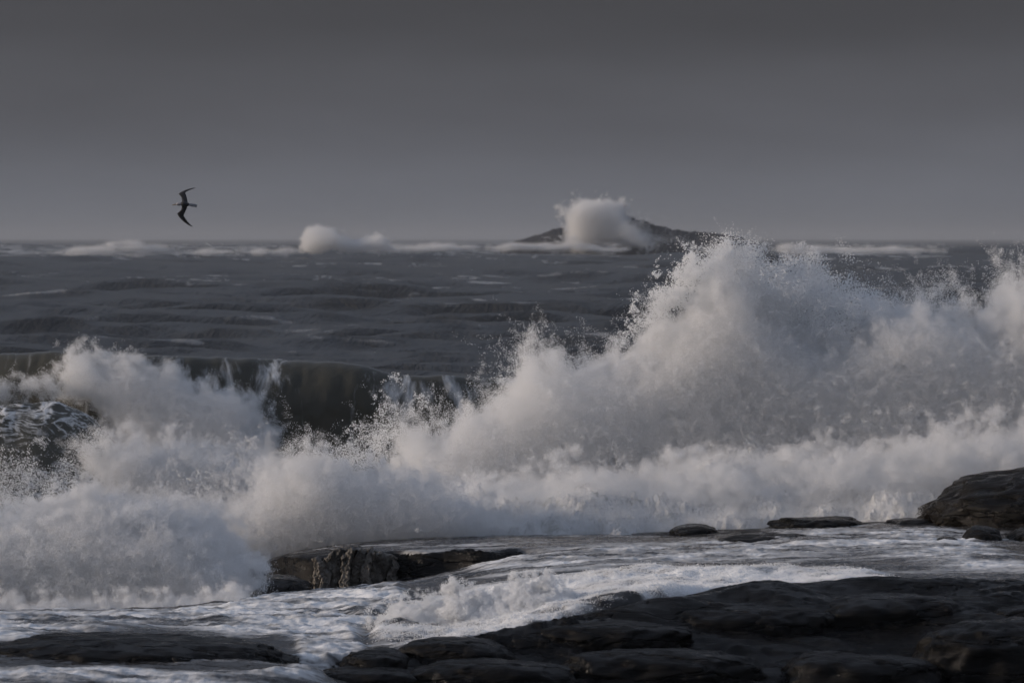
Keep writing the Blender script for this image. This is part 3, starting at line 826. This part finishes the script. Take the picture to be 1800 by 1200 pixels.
co, r = cloud([(560, 810), (630, 770), (665, 710), (700, 690), (745, 700), (710, 760), (690, 830), (560, 850)], 97.0, 1.2, int(13000 * Q), soft=24, amp=1.0, scale=3, bias=-.6, seed=11, r=(.004, .018))
co2, r2 = cloud([(-150, 790), (60, 800), (200, 830), (330, 840), (440, 790), (470, 830), (350, 880), (-150, 890)], 97.0, 1.2, int(26000 * Q), soft=24, amp=1.2, scale=3, bias=-.6, seed=12, r=(.004, .017))
co3, r3 = cloud([(1090, 600), (1125, 540), (1175, 500), (1190, 470), (1230, 440), (1300, 425), (1260, 480), (1180, 560)], 96.0, 1.0, int(26000 * Q), soft=18, amp=1.3, scale=3, bias=-.8, seed=13, r=(.005, .018))
drops('flung_drops', np.r_[co, co2, co3], np.r_[r, r2, r3], 'loose bright drops flung off the edges of the spray')

# froth on the wash
wgt = np.clip(f1only, 0, 1) ** 2 * np.clip(lump, 0.05, 2) * sstep(.3, .6, foam_w)
co = on_surface(KX, KY, KZ2, wgt * (KY < 88.8), int(160000 * Q), .012, 15)
drops('wash_froth', co, RNG.uniform(.004, .009, len(co)), 'froth and small splashes on the water crossing the shelf', 'foam')

# ------------------------------------------------------------------ far away: islet, beacon, breakers
di = 1600.0
ix = np.linspace(0, 1, 220); iy = np.linspace(-1, 1, 60)
ipx = np.interp(ix, [0, 1], [880, 1345])
IX, IY = np.meshgrid(ix, iy, indexing='ij')
pro = np.interp(ipx, [880, 905, 945, 968, 985, 1000, 1030, 1060, 1090, 1110, 1150, 1190, 1220, 1260, 1300, 1345], [436, 424, 414, 405, 401, 408, 396, 383, 379, 383, 395, 404, 407, 411, 418, 436])
iz = U(ipx, pro, di)[2]
nz = s2(N2B, IX * .9, IY * .25 + .4)
IZ = -1 + (iz[:, None] + 1) * np.clip(1 - np.abs(IY) ** 1.7, 0, 1) * (1 + .03 * nz)
islet = grid_mesh('islet', (U(ipx, 400, di)[0])[:, None] + 0 * IY + nz * .4, di + 22 * IY + 0 * IX, IZ, M_islet)
tag(islet, 'low dark rocky islet on the horizon', None, 'structure')

import bmesh
def lathe(name, rings, mat, parent=None, seg=8, loc=(0, 0, 0)):
    bm = bmesh.new(); prev = None
    for z, rr in rings:
        ring = [bm.verts.new((rr * math.cos(2 * math.pi * k / seg), rr * math.sin(2 * math.pi * k / seg), z)) for k in range(seg)]
        if prev:
            for k in range(seg): bm.faces.new((prev[k], prev[(k + 1) % seg], ring[(k + 1) % seg], ring[k]))
        else: bm.faces.new(ring[::-1])
        prev = ring
    bm.faces.new(prev)
    me = bpy.data.meshes.new(name); bm.to_mesh(me); bm.free(); me.materials.append(mat)
    o = bpy.data.objects.new(name, me); S.collection.objects.link(o); o.parent = parent; o.location = loc
    return o
bx_, _, bz = U(1098, 382, di)
beacon = bpy.data.objects.new('beacon_mast', None); S.collection.objects.link(beacon)
beacon.location = (float(bx_), di, float(bz) - .6)
tag(beacon, 'thin beacon mast with a reddish top mark on the distant islet', 'beacon')
M_mast = plain('mast_steel', (0.10, 0.09, 0.09)); M_mark = plain('mark_red', (0.16, 0.05, 0.04))
lathe('pole', [(0, .3), (5.2, .16)], M_mast, beacon)
lathe('base', [(0, .7), (.5, .6), (.55, .3)], M_mast, beacon)
lathe('top_mark', [(5.2, .25), (5.4, .6), (6.6, .6), (7.2, .1)], M_mark, beacon)

def far(name, poly, d, thick, n, soft, label, seed, amp=.7, bias=-.3, scale=60, r=(.05, .11), dens=.25, **k):
    co, rr = cloud(poly, d, thick, int(n * Q), soft=soft, amp=amp, bias=bias, scale=scale, seed=seed, shape=30, **k)
    return spray(name, label, co, .8, dens, r=r, kids=1, core=.35, seed=seed, power=2.0)
far('distant_spray', [(975, 440), (990, 410), (986, 385), (984, 368), (1000, 352), (1040, 346), (1080, 350), (1098, 362), (1104, 378), (1115, 392), (1148, 420), (1160, 440)], 1572, 10, 170000, 8,
    'pale plume of spray bursting over the distant islet', 31, amp=.8, bias=-.3, scale=45, dens=.24, fine=.8)
far('spray_drift', [(1080, 372), (1110, 380), (1160, 400), (1210, 420), (1230, 438), (1120, 440), (1085, 420)], 1566, 8, 16000, 14,
    'faint veil of spray drifting off the plume across the islet', 36, amp=.9, bias=-.4, scale=45, dens=.03)
far('distant_spray', [(526, 444), (531, 412), (545, 400), (570, 397), (600, 404), (625, 424), (645, 410), (668, 408), (690, 428), (712, 444)], 1350, 8, 70000, 6, 'rounded puff of spray on the horizon left of the islet', 32)
far('distant_surf', [(620, 446), (640, 434), (760, 430), (880, 432), (960, 426), (1010, 424), (1100, 436), (1080, 442), (900, 443), (760, 444)], 1450, 6, 70000, 5, 'white band of surf in front of the distant islet', 33, amp=1.0, bias=-.5, scale=26, stretch=(4, 1, .7))
far('distant_surf', [(60, 446), (130, 434), (240, 428), (330, 436), (430, 438), (520, 440), (480, 450), (300, 450), (120, 450)], 1200, 6, 50000, 5, 'white breaker along the horizon under the gull', 34, amp=1.0, bias=-.9, scale=26, r=(.04, .08), stretch=(4, 1, .7))
far('distant_surf', [(1330, 442), (1380, 426), (1420, 430), (1500, 434), (1600, 432), (1660, 440), (1560, 450), (1400, 450)], 1150, 6, 40000, 5, 'white breaker on the horizon right of the islet', 35, amp=1.0, bias=-.9, scale=26, r=(.04, .08), stretch=(4, 1, .7))

# ------------------------------------------------------------------ the gull
M_gdark = plain('gull_mantle', (0.022, 0.023, 0.028), .8)
M_gwhite = plain('gull_white', (0.32, 0.32, 0.35), .8)
M_gbeak = plain('gull_beak', (0.22, 0.14, 0.05), .5)
dg = 130.0
gull = bpy.data.objects.new('gull', None); S.collection.objects.link(gull)
cx, cy, cz = (float(a) for a in U(324.2, 358.3, dg)); gull.location = (cx, cy, cz)
tag(gull, 'dark backed gull banking on edge in the sky at left', 'gull')
PXM = dg / F / 12.0             # metres per pixel of the enlarged sketch
def G(u, v): return (u - 770) * PXM, (580 - v) * PXM
def loft(name, secs, mat, parent=None, seg=10):
    """sections: centre (x, y, z), half-axis vector a, half-axis vector b"""
    bm = bmesh.new(); prev = None
    for c, a, b in secs:
        c, a, b = Vector(c), Vector(a), Vector(b)
        ring = [bm.verts.new(c + a * math.cos(2 * math.pi * k / seg) + b * math.sin(2 * math.pi * k / seg)) for k in range(seg)]
        if prev:
            for k in range(seg): bm.faces.new((prev[k], prev[(k + 1) % seg], ring[(k + 1) % seg], ring[k]))
        else: bm.faces.new(ring[::-1])
        prev = ring
    bm.faces.new(prev)
    bmesh.ops.recalc_face_normals(bm, faces=bm.faces)
    for f in bm.faces: f.smooth = True
    me = bpy.data.meshes.new(name); bm.to_mesh(me); bm.free(); me.materials.append(mat)
    o = bpy.data.objects.new(name, me); S.collection.objects.link(o); o.parent = parent
    return o
def wing(name, lead, trail, depth, mat):
    secs = []
    m = 26
    L = np.array(lead, float); Tq = np.array(trail, float)
    def res(p):
        t = np.r_[0, np.cumsum(np.hypot(*np.diff(p, axis=0).T))]; q = np.linspace(0, t[-1], m)
        return np.c_[np.interp(q, t, p[:, 0]), np.interp(q, t, p[:, 1])]
    L, Tq = res(L), res(Tq)
    for i in range(m):
        a, b = np.array(G(*L[i])), np.array(G(*Tq[i])); c = (a + b) / 2; hv = (a - b) / 2
        t = i / (m - 1)
        secs.append(((c[0], depth(t), c[1]), (hv[0], 0.012 * math.sin(3 * t), hv[1]), (0, .022 * (1 - .8 * t), 0)))
    return loft(name, secs, mat, gull)
wing('wing', [(715, 590), (716, 500), (700, 440), (668, 400), (632, 374), (680, 335), (760, 292), (860, 258), (940, 242), (994, 238)],
     [(845, 590), (832, 520), (815, 450), (795, 385), (776, 345), (800, 325), (850, 297), (910, 272), (950, 258), (996, 240)], lambda t: .02 + .35 * t, M_gdark)
wing('wing', [(715, 570), (712, 640), (700, 700), (655, 745), (606, 784), (640, 850), (700, 920), (770, 980), (850, 1035), (932, 1064)],
     [(845, 575), (825, 650), (795, 720), (765, 780), (742, 825), (775, 880), (815, 940), (850, 985), (890, 1025), (934, 1062)], lambda t: .02 + .30 * t, M_gdark)
def body(name, pts, mat, y0=0.0):
    secs = []
    for u, v, ru, rd in pts:
        x, z = G(u, v)
        secs.append(((x, y0, z), (0, 0, ru * PXM), (0, rd * PXM, 0)))
    return loft(name, secs, mat, gull, 12)
body('body', [(690, 584, 26, 26), (710, 582, 44, 48), (745, 580, 56, 62), (790, 582, 54, 60), (835, 588, 40, 44), (868, 596, 28, 24)], M_gdark, .02)
body('head', [(588, 590, 6, 6), (598, 588, 22, 22), (622, 584, 33, 33), (650, 583, 35, 35), (680, 583, 32, 34), (705, 583, 34, 38)], M_gwhite, .02)
body('beak', [(510, 605, 3, 3), (530, 603, 8, 6), (560, 598, 10, 8), (594, 590, 13, 10)], M_gbeak, .02)
body('tail', [(850, 595, 24, 16), (900, 603, 30, 10), (960, 612, 36, 7), (1020, 620, 34, 5), (1034, 622, 24, 3)], M_gwhite, .02)

# ------------------------------------------------------------------ salt haze over the sea
bm = bmesh.new()
bmesh.ops.create_cube(bm, size=1.0)
bmesh.ops.scale(bm, vec=(96000, 61200, 60), verts=bm.verts)
bmesh.ops.translate(bm, vec=(0, 30500, 22), verts=bm.verts)
M_haze = bpy.data.materials.new('haze'); M_haze.use_nodes = True
n, l = M_haze.node_tree.nodes, M_haze.node_tree.links
n.clear()
ho = n.new('ShaderNodeOutputMaterial'); hv = n.new('ShaderNodeVolumePrincipled')
hv.inputs['Color'].default_value = (0.53, 0.57, 0.63, 1)
hv.inputs['Density'].default_value = 1.2e-4
l.new(hv.outputs[0], ho.inputs['Volume'])
me = bpy.data.meshes.new('haze'); bm.to_mesh(me); bm.free(); me.materials.append(M_haze)
haze = bpy.data.objects.new('haze', me); S.collection.objects.link(haze)
tag(haze, 'thin grey salt haze over the sea', 'haze', 'stuff')
